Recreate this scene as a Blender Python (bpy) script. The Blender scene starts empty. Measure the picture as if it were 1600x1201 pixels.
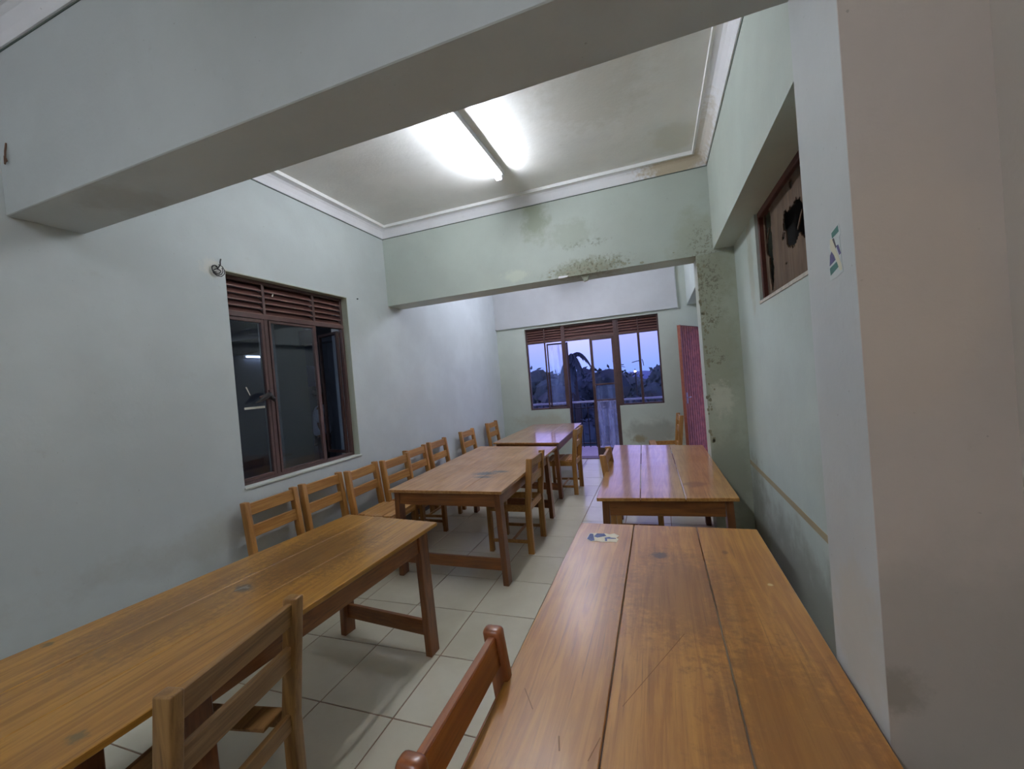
import bpy, bmesh, math, random
from mathutils import Vector, Matrix, noise

# ------------------------------------------------------------------ camera, world, exposure
sc = bpy.context.scene
C = sc.collection
H = 1.65
cam = bpy.data.cameras.new('camera')
co = bpy.data.objects.new('camera', cam)
C.objects.link(co)
RT = Vector((0.93993241, 0.33095018, -0.08366033))
UP = Vector((0.07478606, 0.03948266, 0.99641767))
FW = Vector((-0.33306773, 0.94282188, -0.01236057))
UP = (UP - RT * UP.dot(RT)).normalized()
RT.normalize()
FW = UP.cross(RT).normalized()
co.matrix_world = Matrix(((RT.x, UP.x, -FW.x, 0), (RT.y, UP.y, -FW.y, 0), (RT.z, UP.z, -FW.z, H), (0, 0, 0, 1)))
cam.sensor_width = 36
cam.lens = 645.214 / 1600 * 36
cam.clip_start = 0.02
cam.clip_end = 500
sc.camera = co

TUBE_FRONT = 118.0
TUBE_REAR = 215.0
TUBE_NEAR = 150.0
sc.view_settings.view_transform = 'Standard'
sc.view_settings.look = 'None'
sc.view_settings.gamma = 1
sc.view_settings.use_curve_mapping = False
sc.view_settings.exposure = 0.55


def lin(r, g, b):
    return tuple(((c / 255) / 12.92 if c / 255 <= .04045 else ((c / 255 + .055) / 1.055) ** 2.4) for c in (r, g, b)) + (1,)


w = bpy.data.worlds.new('dusk_sky')
sc.world = w
w.use_nodes = True
nt = w.node_tree
nt.nodes.clear()
wo = nt.nodes.new('ShaderNodeOutputWorld')
bg = nt.nodes.new('ShaderNodeBackground')
tc = nt.nodes.new('ShaderNodeTexCoord')
sx = nt.nodes.new('ShaderNodeSeparateXYZ')
rp = nt.nodes.new('ShaderNodeValToRGB')
nt.links.new(tc.outputs['Generated'], sx.inputs[0])
nt.links.new(sx.outputs['Z'], rp.inputs[0])
nt.links.new(rp.outputs[0], bg.inputs[0])
nt.links.new(bg.outputs[0], wo.inputs[0])
el = rp.color_ramp.elements
el[0].position = 0.0
el[0].color = lin(118, 142, 222)
el[1].position = 1.0
el[1].color = lin(112, 112, 205)
e = el.new(0.04); e.color = lin(136, 148, 228)
e = el.new(0.13); e.color = lin(170, 164, 240)
bg.inputs[1].default_value = 1.45


# ------------------------------------------------------------------ node helpers
class NT:
    def __init__(s, name):
        s.m = bpy.data.materials.new(name)
        s.m.use_nodes = True
        s.t = s.m.node_tree
        s.t.nodes.clear()
        s.out = s.n('ShaderNodeOutputMaterial')

    def n(s, typ, **kw):
        nd = s.t.nodes.new(typ)
        for k, v in kw.items():
            setattr(nd, k, v)
        return nd

    def l(s, a, b):
        s.t.links.new(a, b)

    def put(s, sock, v):
        if hasattr(v, 'links') or hasattr(v, 'is_linked'):
            s.l(v, sock)
        else:
            sock.default_value = v

    def coord(s, scale=(1, 1, 1), loc=(0, 0, 0), src='Object'):
        t = s.n('ShaderNodeTexCoord')
        m = s.n('ShaderNodeMapping')
        s.l(t.outputs[src], m.inputs[0])
        m.inputs['Scale'].default_value = scale
        m.inputs['Location'].default_value = loc
        return m.outputs[0]

    def noise(s, vec, scale, detail=4, rough=.55, dist=0):
        n = s.n('ShaderNodeTexNoise')
        s.l(vec, n.inputs['Vector'])
        n.inputs['Scale'].default_value = scale
        n.inputs['Detail'].default_value = detail
        n.inputs['Roughness'].default_value = rough
        n.inputs['Distortion'].default_value = dist
        return n.outputs['Fac']

    def ramp(s, v, a, b, lo=0., hi=1.):
        n = s.n('ShaderNodeMapRange')
        n.interpolation_type = 'SMOOTHSTEP'
        s.l(v, n.inputs[0])
        n.inputs[1].default_value = a
        n.inputs[2].default_value = b
        n.inputs[3].default_value = lo
        n.inputs[4].default_value = hi
        return n.outputs[0]

    def math(s, op, a, b=0.):
        n = s.n('ShaderNodeMath', operation=op)
        s.put(n.inputs[0], a)
        s.put(n.inputs[1], b)
        return n.outputs[0]

    def mix(s, f, a, b):
        n = s.n('ShaderNodeMix', data_type='RGBA')
        s.put(n.inputs[0], f)
        s.put(n.inputs[6], a)
        s.put(n.inputs[7], b)
        return n.outputs[2]

    def bump(s, h, strength=.3, dist=.002):
        n = s.n('ShaderNodeBump')
        n.inputs['Strength'].default_value = strength
        n.inputs['Distance'].default_value = dist
        s.l(h, n.inputs['Height'])
        return n.outputs[0]

    def bsdf(s, col, rough=.5, nrm=None, **kw):
        b = s.n('ShaderNodeBsdfPrincipled')
        s.put(b.inputs['Base Color'], col)
        s.put(b.inputs['Roughness'], rough)
        if nrm is not None:
            s.l(nrm, b.inputs['Normal'])
        for k, v in kw.items():
            s.put(b.inputs[k.replace('_', ' ')], v)
        s.l(b.outputs[0], s.out.inputs[0])
        return b

    def blob(s, c, r, amp=.9, nscale=9., lo=1., hi=.35):
        """mask: 1 inside an uneven blob about c with radii r (object space)"""
        v = s.coord()
        a = s.n('ShaderNodeVectorMath', operation='SUBTRACT'); s.l(v, a.inputs[0]); a.inputs[1].default_value = c
        d = s.n('ShaderNodeVectorMath', operation='DIVIDE'); s.l(a.outputs[0], d.inputs[0]); d.inputs[1].default_value = r
        L = s.n('ShaderNodeVectorMath', operation='LENGTH'); s.l(d.outputs[0], L.inputs[0])
        nz = s.noise(v, nscale, 6, .65)
        q = s.math('ADD', L.outputs['Value'], s.math('MULTIPLY', s.math('SUBTRACT', nz, .5), amp * 2))
        return s.ramp(q, lo, hi)


def plain(name, col, rough=.5, metallic=0., var=.0, nscale=20., bump=0.):
    m = NT(name)
    c = lin(*col)
    if var:
        nz = m.noise(m.coord(), nscale, 5, .6)
        dark = tuple(k * (1 - var) for k in c[:3]) + (1,)
        light = tuple(min(1, k * (1 + var)) for k in c[:3]) + (1,)
        c = m.mix(m.ramp(nz, .3, .7), dark, light)
    nr = m.bump(m.noise(m.coord(), nscale * 2, 3), bump, .002) if bump else None
    m.bsdf(c, rough, nr, Metallic=metallic)
    return m.m


def plaster(name, col, stains=(), rough=.55, bump=.35):
    """painted plaster with soft uneven colour; stains: (centre, radii, colour, amount, noise scale)"""
    m = NT(name)
    v = m.coord()
    n1 = m.noise(v, 1.3, 6, .6)
    n2 = m.noise(v, 9, 5, .65)
    base = lin(*col)
    c = m.mix(m.ramp(n1, .35, .7), tuple(k * .93 for k in base[:3]) + (1,), tuple(min(1, k * 1.04) for k in base[:3]) + (1,))
    c = m.mix(m.ramp(n2, .62, .8, 0, .14), c, lin(150, 140, 120))
    # fine specks of dirt
    n3 = m.noise(v, 55, 2, .5)
    c = m.mix(m.ramp(n3, .74, .8, 0, .35), c, lin(95, 85, 70))
    h = n2
    for (cc, rr, sc_, amt, ns) in stains:
        k = m.blob(cc, rr, .8, ns)
        if ns >= 50:
            k = m.math('MULTIPLY', k, m.ramp(m.noise(v, ns * .55, 5, .7), .5, .6))
        k = m.math('MULTIPLY', k, amt)
        c = m.mix(k, c, lin(*sc_))
    nb = m.noise(v, 38, 4, .6)
    h = m.math('ADD', m.math('MULTIPLY', n1, 6.), nb)
    m.bsdf(c, rough, m.bump(h, bump, .0025))
    return m.m


def wood(name, col, dark, axis='y', rough=.34, spots=(), wear=.3, coat=.25, scale=1., crough=.17):
    m = NT(name)
    s3 = {'x': (1.6, 26, 26), 'y': (26, 1.6, 26), 'z': (26, 26, 1.6)}[axis]
    s3 = tuple(k * scale for k in s3)
    oi = m.n('ShaderNodeObjectInfo')
    t = m.n('ShaderNodeTexCoord')
    ad = m.n('ShaderNodeVectorMath', operation='ADD')
    off = m.n('ShaderNodeCombineXYZ')
    for i in range(3):
        m.l(m.math('MULTIPLY', oi.outputs['Random'], 3.7 + i * 5.1), off.inputs[i])
    m.l(t.outputs['Object'], ad.inputs[0])
    m.l(off.outputs[0], ad.inputs[1])
    mp = m.n('ShaderNodeMapping')
    m.l(ad.outputs[0], mp.inputs[0])
    mp.inputs['Scale'].default_value = s3
    g1 = m.noise(mp.outputs[0], 1.0, 8, .62, 1.2)
    mp2 = m.n('ShaderNodeMapping')
    m.l(ad.outputs[0], mp2.inputs[0])
    mp2.inputs['Scale'].default_value = tuple(k * (5 if k > 5 else 1.5) for k in s3)
    g2 = m.noise(mp2.outputs[0], 1.0, 4, .7, .4)
    g3 = m.noise(ad.outputs[0], 2.4, 5, .6)
    light, dk = lin(*col), lin(*dark)
    c = m.mix(m.ramp(g1, .34, .66), dk, light)
    c = m.mix(m.ramp(g2, .57, .70, 0, .75), c, tuple(k * .45 for k in dk[:3]) + (1,))
    c = m.mix(m.ramp(g3, .42, .85, 0, wear), c, tuple(k * .55 for k in dk[:3]) + (1,))
    # tone varies from one board to the next
    c = m.mix(m.math('MULTIPLY', oi.outputs['Random'], .35), c, dk)
    for (cc, rr, sc_, amt, ns) in spots:
        k = m.math('MULTIPLY', m.blob(cc, rr, .9, ns), amt)
        c = m.mix(k, c, lin(*sc_))
    rg = m.ramp(g3, .3, .75, max(.285, rough * .9), rough * 1.3)
    m.bsdf(c, rg, m.bump(m.math('ADD', g2, m.math('MULTIPLY', g1, .7)), .08, .001), Coat_Weight=coat, Coat_Roughness=crough)
    return m.m


def glass(name, tint=(215, 225, 235), dirt=0., refl=1.0, trans=(1, 1, 1)):
    m = NT(name)
    tr = m.n('ShaderNodeBsdfTransparent')
    tr.inputs[0].default_value = trans + (1,)
    gl = m.n('ShaderNodeBsdfGlossy')
    gl.inputs['Roughness'].default_value = .02
    fr = m.n('ShaderNodeFresnel')
    fr.inputs[0].default_value = 1.5
    mx = m.n('ShaderNodeMixShader')
    # the sheet's inner faces must not mirror: only the side the light meets first reflects
    ge = m.n('ShaderNodeNewGeometry')
    front = m.math('SUBTRACT', 1., ge.outputs['Backfacing'])
    m.l(m.math('MULTIPLY', m.math('MULTIPLY', fr.outputs[0], refl), front), mx.inputs[0])
    m.l(tr.outputs[0], mx.inputs[1])
    m.l(gl.outputs[0], mx.inputs[2])
    last = mx.outputs[0]
    if dirt:
        v = m.coord((14, 14, 1.6))
        nz = m.noise(v, 1., 6, .7)
        df = m.n('ShaderNodeBsdfTranslucent')
        df.inputs[0].default_value = lin(*tint)
        d2 = m.n('ShaderNodeBsdfDiffuse')
        d2.inputs[0].default_value = lin(*tint)
        a = m.n('ShaderNodeMixShader')
        a.inputs[0].default_value = .35
        m.l(df.outputs[0], a.inputs[1]); m.l(d2.outputs[0], a.inputs[2])
        m2 = m.n('ShaderNodeMixShader')
        m.l(m.ramp(nz, .38, .72, dirt * .25, dirt), m2.inputs[0])
        m.l(last, m2.inputs[1]); m.l(a.outputs[0], m2.inputs[2])
        last = m2.outputs[0]
    m.l(last, m.out.inputs[0])
    return m.m


def emis(name, col, strength):
    m = NT(name)
    e = m.n('ShaderNodeEmission')
    e.inputs[0].default_value = lin(*col)
    e.inputs[1].default_value = strength
    m.l(e.outputs[0], m.out.inputs[0])
    return m.m


# ------------------------------------------------------------------ mesh builder
class MB:
    def __init__(s):
        s.bm = bmesh.new()

    def hexa(s, p, bev=0.):
        """p: 8 corners, bottom ring 0-3 counter-clockwise, top ring 4-7"""
        v = [s.bm.verts.new(q) for q in p]
        fs = [s.bm.faces.new([v[i] for i in f]) for f in ((3, 2, 1, 0), (4, 5, 6, 7), (0, 1, 5, 4), (1, 2, 6, 5), (2, 3, 7, 6), (3, 0, 4, 7))]
        if bev:
            es = list({e for f in fs for e in f.edges})
            bmesh.ops.bevel(s.bm, geom=es, offset=bev, segments=1, affect='EDGES', profile=.5)
        return s

    def box(s, x0, x1, y0, y1, z0, z1, bev=0., f=None):
        p = [(x0, y0, z0), (x1, y0, z0), (x1, y1, z0), (x0, y1, z0), (x0, y0, z1), (x1, y0, z1), (x1, y1, z1), (x0, y1, z1)]
        if f:
            p = [f(*q) for q in p]
        return s.hexa(p, bev)

    def beam(s, a, b, w, h, bev=0., up=(0, 0, 1), w2=None, h2=None):
        a, b = Vector(a), Vector(b)
        d = (b - a).normalized()
        u = Vector(up)
        if abs(d.dot(u)) > .95:
            u = Vector((1, 0, 0))
        r = d.cross(u).normalized()
        u = r.cross(d).normalized()
        w2 = w if w2 is None else w2
        h2 = h if h2 is None else h2
        p = [a - r * w / 2 - u * h / 2, a + r * w / 2 - u * h / 2, a + r * w / 2 + u * h / 2, a - r * w / 2 + u * h / 2,
             b - r * w2 / 2 - u * h2 / 2, b + r * w2 / 2 - u * h2 / 2, b + r * w2 / 2 + u * h2 / 2, b - r * w2 / 2 + u * h2 / 2]
        return s.hexa(p, bev)

    def tube(s, pts, r, seg=8, cap=True):
        rings = []
        pts = [Vector(p) for p in pts]
        for i, p in enumerate(pts):
            d = (pts[min(i + 1, len(pts) - 1)] - pts[max(i - 1, 0)]).normalized()
            u = Vector((0, 0, 1)) if abs(d.z) < .9 else Vector((1, 0, 0))
            a = d.cross(u).normalized()
            b = d.cross(a)
            rr = r[i] if isinstance(r, (list, tuple)) else r
            rings.append([s.bm.verts.new(p + (a * math.cos(t) + b * math.sin(t)) * rr) for t in [2 * math.pi * k / seg for k in range(seg)]])
        for i in range(len(rings) - 1):
            for k in range(seg):
                s.bm.faces.new((rings[i][k], rings[i][(k + 1) % seg], rings[i + 1][(k + 1) % seg], rings[i + 1][k]))
        if cap:
            s.bm.faces.new(rings[0][::-1]); s.bm.faces.new(rings[-1])
        return s

    def prism(s, pts, ext):
        """flat polygon (3D points) extruded by vector ext"""
        e = Vector(ext)
        a = [s.bm.verts.new(p) for p in pts]
        b = [s.bm.verts.new(Vector(p) + e) for p in pts]
        n = len(pts)
        s.bm.faces.new(a[::-1]); s.bm.faces.new(b)
        for i in range(n):
            s.bm.faces.new((a[i], a[(i + 1) % n], b[(i + 1) % n], b[i]))
        return s

    def build(s, name, mat, parent=None, smooth=False):
        bmesh.ops.recalc_face_normals(s.bm, faces=s.bm.faces[:])
        me = bpy.data.meshes.new(name)
        s.bm.to_mesh(me)
        s.bm.free()
        if smooth:
            for p in me.polygons:
                p.use_smooth = True
        me.materials.append(mat)
        o = bpy.data.objects.new(name, me)
        C.objects.link(o)
        if parent:
            o.parent = parent
        return o


def struct(o):
    o['kind'] = 'structure'
    return o


def tag(o, label, cat, group=None):
    o['label'] = label
    o['category'] = cat
    if group:
        o['group'] = group
    return o


def empty(name, loc=(0, 0, 0), rz=0.):
    o = bpy.data.objects.new(name, None)
    C.objects.link(o)
    o.location = loc
    o.rotation_euler = (0, 0, rz)
    o.empty_display_size = .1
    return o


def copy_tree(o, parent=None):
    c = o.copy()
    C.objects.link(c)
    if parent:
        c.parent = parent
    for ch in list(o.children):
        copy_tree(ch, c)
    return c


# ------------------------------------------------------------------ materials
GREEN = (192, 201, 192)
M = {}
M['wall'] = plaster('pale_green_plaster', GREEN)
M['wall_left'] = plaster('left_wall_plaster', (196, 203, 202), [((-3.05, 2.2, 2.66), (.2, .12, .1), (214, 212, 202), .8, 14),
                                                   ((-3.05, 6.6, .55), (.3, 1.4, .35), (150, 146, 130), .35, 5),
                                                   ((-3.05, 2.6, .7), (.3, 1.9, .2), (160, 155, 140), .3, 5)])
M['wall_far'] = plaster('far_wall_plaster', (194, 202, 188), [((-.1, 7.95, .45), (.7, .3, .35), (140, 138, 125), .6, 5),
                                                 ((-.4, 7.95, .36), (.16, .3, .09), (150, 142, 112), 1., 12),
                                                 ((-2.2, 7.95, .75), (.8, .3, .2), (175, 168, 140), .5, 5)])
M['wall_right'] = plaster('right_wall_plaster', (190, 201, 194), [((.75, 4.1, .3), (.3, .5, .6), (120, 118, 100), .55, 6),
                                                    ((.75, 2.9, .18), (.3, 1.9, .5), (128, 126, 115), .6, 4),
                                                    ((.75, 3.7, 2.4), (.3, .12, .5), (168, 168, 148), .6, 8)])
M['beam'] = plaster('near_beam_plaster', (196, 202, 202), [((-2.4, 1.3, 2.69), (.3, .2, .02), (140, 130, 115), .3, 6)])
M['beam_far'] = plaster('damp_beam_plaster', GREEN, [
    ((-1.13, 4.32, 3.36), (.2, .3, .34), (150, 158, 132), .75, 7),
    ((-.62, 4.32, 2.72), (.5, .3, .14), (146, 148, 124), .8, 16),
    ((-.55, 4.32, 2.74), (.5, .3, .12), (112, 108, 86), .8, 70),
    ((-.6, 4.32, 2.98), (.3, .3, .06), (132, 134, 116), .8, 50),
    ((-.75, 4.32, 3.1), (.3, .3, .2), (168, 176, 160), .6, 12),
    ((-1.38, 4.32, 2.78), (.2, .3, .09), (206, 213, 198), .9, 14),
    ((.45, 4.32, 2.75), (.3, .3, .5), (172, 178, 160), .7, 8),
    ((.5, 4.32, 2.75), (.2, .3, .25), (118, 112, 92), .6, 70)])
M['pier'] = plaster('damp_pier_plaster', (180, 187, 170), [
    ((.5, 4.32, 2.45), (.3, .3, .4), (158, 160, 138), .7, 9),
    ((.55, 4.32, 1.75), (.25, .3, .6), (160, 162, 140), .6, 9),
    ((.52, 4.32, 2.08), (.12, .2, .14), (112, 104, 84), .8, 60),
    ((.52, 4.32, 1.70), (.12, .2, .12), (112, 106, 88), .8, 60),
    ((.55, 4.32, 1.3), (.14, .2, .2), (204, 206, 190), .8, 22),
    ((.5, 4.32, 2.42), (.18, .2, .3), (108, 104, 86), .7, 70),
    ((.6, 4.32, .6), (.3, .3, .6), (152, 152, 134), .6, 6)], bump=.8)
M['pillar'] = plaster('pillar_plaster', (200, 204, 203), [((.444, 1.3, .9), (.05, .2, .25), (196, 190, 170), .4, 8)])
M['pillar_face'] = plaster('beige_pillar_plaster', (206, 194, 184), [((.5, 1.16, 1.75), (.2, .1, .4), (216, 198, 180), .5, 3),
                                                        ((.46, 1.16, .86), (.07, .1, .07), (120, 104, 78), .6, 18),
                                                        ((.6, 1.16, .8), (.3, .1, .5), (168, 164, 156), .5, 3)])
M['scuff'] = plaster('chair_scuff_plaster', (168, 152, 118))
M['ceiling'] = plaster('ceiling_plaster', (240, 240, 236), [((-.3, 3.0, 3.6), (.5, .6, .1), (222, 221, 212), .7, 7),
                                               ((.3, 3.9, 3.6), (.3, .3, .1), (224, 220, 206), .6, 6)], bump=.6)
M['cornice'] = plaster('white_cornice', (246, 246, 250), [((.3, 4.25, 3.53), (.42, .2, .16), (186, 166, 128), .8, 22),
                                             ((.5, 3.9, 3.55), (.15, .7, .1), (196, 184, 162), .6, 18)])
M['bead'] = plain('white_bead', (238, 238, 236), .5)
M['dark_line'] = plain('shadow_gap_paint', (92, 104, 98), .7)
M['reveal'] = plaster('window_reveal_plaster', (176, 182, 164))
M['skirting'] = plain('brown_skirting', (92, 78, 64), .5, var=.2)
M['steel'] = plain('brown_painted_steel', (80, 58, 54), .45, var=.16, nscale=9, bump=.15)
M['louvre'] = plain('brown_louvre_paint', (78, 48, 40), .5, var=.12, nscale=7)  # blades kept dark: shade between the lips put into the colour
M['steel_dark'] = plain('dark_brown_steel', (58, 36, 32), .45, var=.2)
M['lip'] = plain('lit_louvre_edge', (116, 84, 74), .5, var=.15)  # paler than the blades: light on their edges put into the colour
M['iron'] = plain('black_iron', (30, 28, 30), .5)
M['white_metal'] = plain('white_enamel', (225, 226, 228), .4)
M['glass'] = glass('window_glass', refl=1.5, trans=(.86, .88, .9))
M['glass_dark'] = glass('tinted_glass', refl=1.8, trans=(.8, .84, .9))
M['glass_dirty'] = glass('dirty_glass', (190, 200, 215), .55)
M['white_paper'] = plain('white_paper', (226, 226, 214), .7, var=.05)
M['red_door'] = plain('worn_red_door_paint', (156, 84, 58), .6, var=.3, nscale=14)
M['door_dark'] = plain('dark_door_edge', (88, 46, 34), .5, var=.2)
M['tube'] = emis('fluorescent_tube_glow', (238, 244, 255), TUBE_FRONT)
M['tube_rear'] = emis('rear_fluorescent_tube_glow', (228, 232, 255), TUBE_REAR)
M['tube_near'] = emis('near_fluorescent_tube_glow', (240, 243, 255), TUBE_NEAR)
M['tube_dim'] = emis('dim_tube_glow', (210, 220, 245), 7.0)
M['tube_added'] = emis('added_fill_tube_glow', (214, 224, 248), 70.0)
M['lamp_glow'] = emis('street_lamp_glow', (255, 214, 190), 22.0)

# wood of the tables and chairs
WT, WD = (184, 132, 66), (146, 92, 36)
M['chair'] = wood('chair_wood', (182, 132, 66), (146, 98, 42), 'z', .42, coat=.1)
M['chair_x'] = wood('chair_rail_wood', (184, 136, 72), (148, 100, 44), 'y', .42, coat=.1)
M['chair_worn'] = wood('greyed_chair_wood', (156, 118, 66), (118, 82, 40), 'z', .45, coat=.1)
M['chair_worn_x'] = wood('greyed_rail_wood', (160, 120, 70), (120, 84, 42), 'y', .45, coat=.1)
M['chair_red'] = wood('reddish_chair_wood', (160, 92, 42), (128, 66, 26), 'z', .3, coat=.4)
M['chair_red_x'] = wood('reddish_rail_wood', (164, 96, 44), (132, 70, 28), 'y', .3, coat=.4)
M['leg'] = wood('table_leg_wood', (136, 82, 40), (104, 58, 26), 'z', .4)
M['apron'] = wood('apron_wood', (150, 94, 42), (118, 68, 28), 'y', .4)
M['apron_x'] = wood('end_apron_wood', (146, 90, 40), (114, 64, 26), 'x', .4)


# ------------------------------------------------------------------ structure
XL, XR, XU, XP = -3.05, .75, .578, .436      # left wall, recessed right wall, upper right wall, pier and pillar face
Y1, Y2, YB, YB2, YF = 1.16, 1.465, 4.32, 4.62, 7.95
ZB1, ZB2, ZS, ZC, ZT = 2.69, 2.672, 2.705, 3.49, 3.6
YN = -3.2

# floor slab and individual tiles
floor = struct(MB().box(XL - .1, XR + .15, YN, YF + .12, -.12, -.004).build('floor', plain('brown_grout', (140, 112, 92), .8, var=.15)))
tm = NT('cream_floor_tile')
v = tm.coord()
oi = tm.n('ShaderNodeObjectInfo')
gp = tm.n('ShaderNodeNewGeometry')
tn = tm.noise(gp.outputs['Position'], 3.2, 6, .65)
tf = tm.noise(gp.outputs['Position'], 38., 3, .6)
tcol = tm.mix(tm.ramp(tn, .3, .75), lin(208, 202, 181), lin(217, 212, 192))
tcol = tm.mix(tm.math('MULTIPLY', oi.outputs['Random'], .3), tcol, lin(188, 180, 158))
tcol = tm.mix(tm.ramp(tf, .72, .8, 0, .5), tcol, lin(120, 105, 85))
tm.bsdf(tcol, .22, tm.bump(tn, .1, .003))
PX, PY = .468, .4815
meshes = {}
xs = [-.915 + PX * k for k in range(-6, 5)]
ys = [1.697 + PY * k for k in range(-9, 15)]
for i in range(len(xs) - 1):
    for j in range(len(ys) - 1):
        x0, x1 = max(xs[i], XL), min(xs[i + 1], XR)
        y0, y1 = ys[j], min(ys[j + 1], YF)
        if x1 - x0 < .03 or y1 - y0 < .03:
            continue
        key = (round(x1 - x0, 3), round(y1 - y0, 3))
        if key not in meshes:
            g = .0035
            o = MB().box(g, x1 - x0 - g, g, y1 - y0 - g, -.01, 0, .0015).build('floor_tile', tm.m, floor)
            meshes[key] = o.data
        else:
            o = bpy.data.objects.new('floor_tile', meshes[key])
            C.objects.link(o)
            o.parent = floor
        o.location = (x0, y0, 0)

# left wall with its window opening
WY0, WY1, WZ0, WZ1 = 2.285, 3.595, .985, 2.665
b = MB()
TL = XL - .24
b.box(TL, XL, YN, WY0, -.1, ZT + .1).box(TL, XL, WY1, YF + .2, -.1, ZT + .1)
b.box(TL, XL, WY0, WY1, -.1, WZ0).box(TL, XL, WY0, WY1, WZ1, ZT + .1)
wl = struct(b.build('wall_left', M['wall_left']))
b = MB()
b.box(XL - .075, XL + .001, WY0 - .001, WY1 + .001, WZ1 - .006, WZ1 + .001).box(XL - .075, XL + .001, WY1 - .006, WY1 + .001, WZ0, WZ1)
b.build('reveal', M['reveal'], wl)
MB().box(XL - .075, XL + .012, WY0 - .004, WY1 + .02, WZ0 - .012, WZ0 + .004, .002).build('window_sill', plain('pale_sill_paint', (206, 210, 200), .5), wl)
struct(MB().box(XL, XL + .012, Y2, YF, 0, .085, .002).build('baseboard_left', M['skirting']))

# far wall: openings for the two windows and the balcony door
b = MB()
FT = YF + .2
FX0, FX1, FX2, FX3 = -2.455, -1.665, -.705, .083
b.box(XL, FX0, YF, FT, -.1, ZT + .1).box(FX3, 1.2, YF, FT, -.1, ZT + .1)
b.box(FX0, FX1, YF, FT, -.1, .99).box(FX2, FX3, YF, FT, -.1, .99)
b.box(FX0, FX3, YF, FT, 2.62, ZT + .1)
struct(b.build('wall_far', M['wall_far']))
struct(MB().box(XL, .42, YF - .05, YF, 2.672, ZT + .05).build('trim_1', plaster('far_lintel_plaster', (198, 200, 198))))

# right wall with the boarded window opening
b = MB()
RY0, RY1, RZ0, RZ1 = 2.12, 3.49, 2.068, 2.71
TR = XR + .2
b.box(XR, TR, Y2, RY0, -.1, ZS + .1).box(XR, TR, RY1, 7.1, -.1, ZS + .1).box(XR, TR, 7.1, YF, 2.34, ZS + .1)
b.box(XR, TR, RY0, RY1, -.1, RZ0).box(XR, TR, RY0, RY1, RZ1, ZS + .1)
wr = struct(b.build('wall_right', M['wall_right']))
MB().box(XR - .0015, XR + .001, Y2, YB, .685, .727).build('scuff_line', M['scuff'], wr)
# upper right wall, a downstand along both bays
b = MB()
b.box(XU, TR, Y2, YB, ZS, ZT + .1).box(XU, TR, YB2, YF, ZS, ZT + .1)
struct(b.build('wall_right_upper', M['wall']))
# pier beside the rear beam
struct(MB().box(XP - .01, TR, YB, YB2, -.1, ZB2 - .001).build('wall_pier', M['pier']))
# pillar: the side towards the aisle, and its warm near face
pl = struct(MB().box(XP + .008, TR, Y1, Y2, -.1, ZT + .1).build('wall_pillar', M['pillar']))
MB().box(XP + .0085, .70, Y1 - .002, Y1 + .001, -.05, ZT + .05).build('near_face', M['pillar_face'], pl)
struct(MB().box(.70, TR, YN, Y1, -.1, ZT + .1).build('wall_right_near', plaster('near_right_wall_plaster', (200, 192, 182))))
struct(MB().box(XL, TR, YN - .2, YN, -.1, ZT + .1).build('wall_near', M['wall']))

# beams across the room
struct(MB().box(XL, XP + .01, Y1, Y2, ZB1, ZT + .1, .004).build('beam_near', M['beam']))
bf = struct(MB().box(XL, TR, YB, YB2, ZB2, ZT + .1).build('beam_far', M['beam_far']))
# broken plaster lump and flakes under the damp beam
random.seed(4)
b = MB()
b.prism([(-.68, 4.36, 2.675), (-.59, 4.36, 2.675), (-.6, 4.36, 2.645), (-.612, 4.36, 2.618), (-.65, 4.36, 2.61), (-.663, 4.36, 2.64)], (0, .05, 0))
b.build('plaster_lump', M['pier'], bf)
b = MB()
for k in range(46):
    x = random.gauss(-.5, .28); z = 2.69 + abs(random.gauss(0, .035)); r = random.uniform(.005, .018)
    x = max(-1.0, min(.3, x))
    n = random.randint(4, 6)
    a0 = random.random() * 6
    pts = [(x + r * 1.5 * math.cos(a0 + 6.283 * i / n) * random.uniform(.6, 1), YB - .004, z + r * .7 * math.sin(a0 + 6.283 * i / n)) for i in range(n)]
    b.prism(pts, (0, .005, 0))
fl = b.build('plaster_flakes', plaster('flaking_plaster', (160, 160, 138)), bf)
fl['kind'] = 'stuff'
MB().prism([(-.90, YB - .012, 2.69), (-.80, YB - .015, 2.682), (-.81, YB - .02, 2.668), (-.86, YB - .024, 2.662), (-.91, YB - .012, 2.668)], (0, .01, 0)).build('plaster_flake', M['cornice'], bf)
# broken arris along the pier
b = MB()
for k in range(60):
    z = random.uniform(.9, 2.6); x = XP - .008 + abs(random.gauss(0, .03)); r = random.uniform(.006, .022)
    n = random.randint(4, 6); a0 = random.random() * 6
    b.prism([(x + r * .7 * math.cos(a0 + 6.283 * i / n), YB - .0035, z + r * 1.3 * math.sin(a0 + 6.283 * i / n) * random.uniform(.6, 1)) for i in range(n)], (0, .005, 0))
pf = b.build('plaster_flakes', plaster('flaking_pier_plaster', (150, 146, 122)), bpy.data.objects['wall_pier'])
pf['kind'] = 'stuff'

# ceiling and cornices
struct(MB().box(XL - .1, TR, YN - .1, FT, ZT, ZT + .12).build('ceiling', M['ceiling']))


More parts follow.
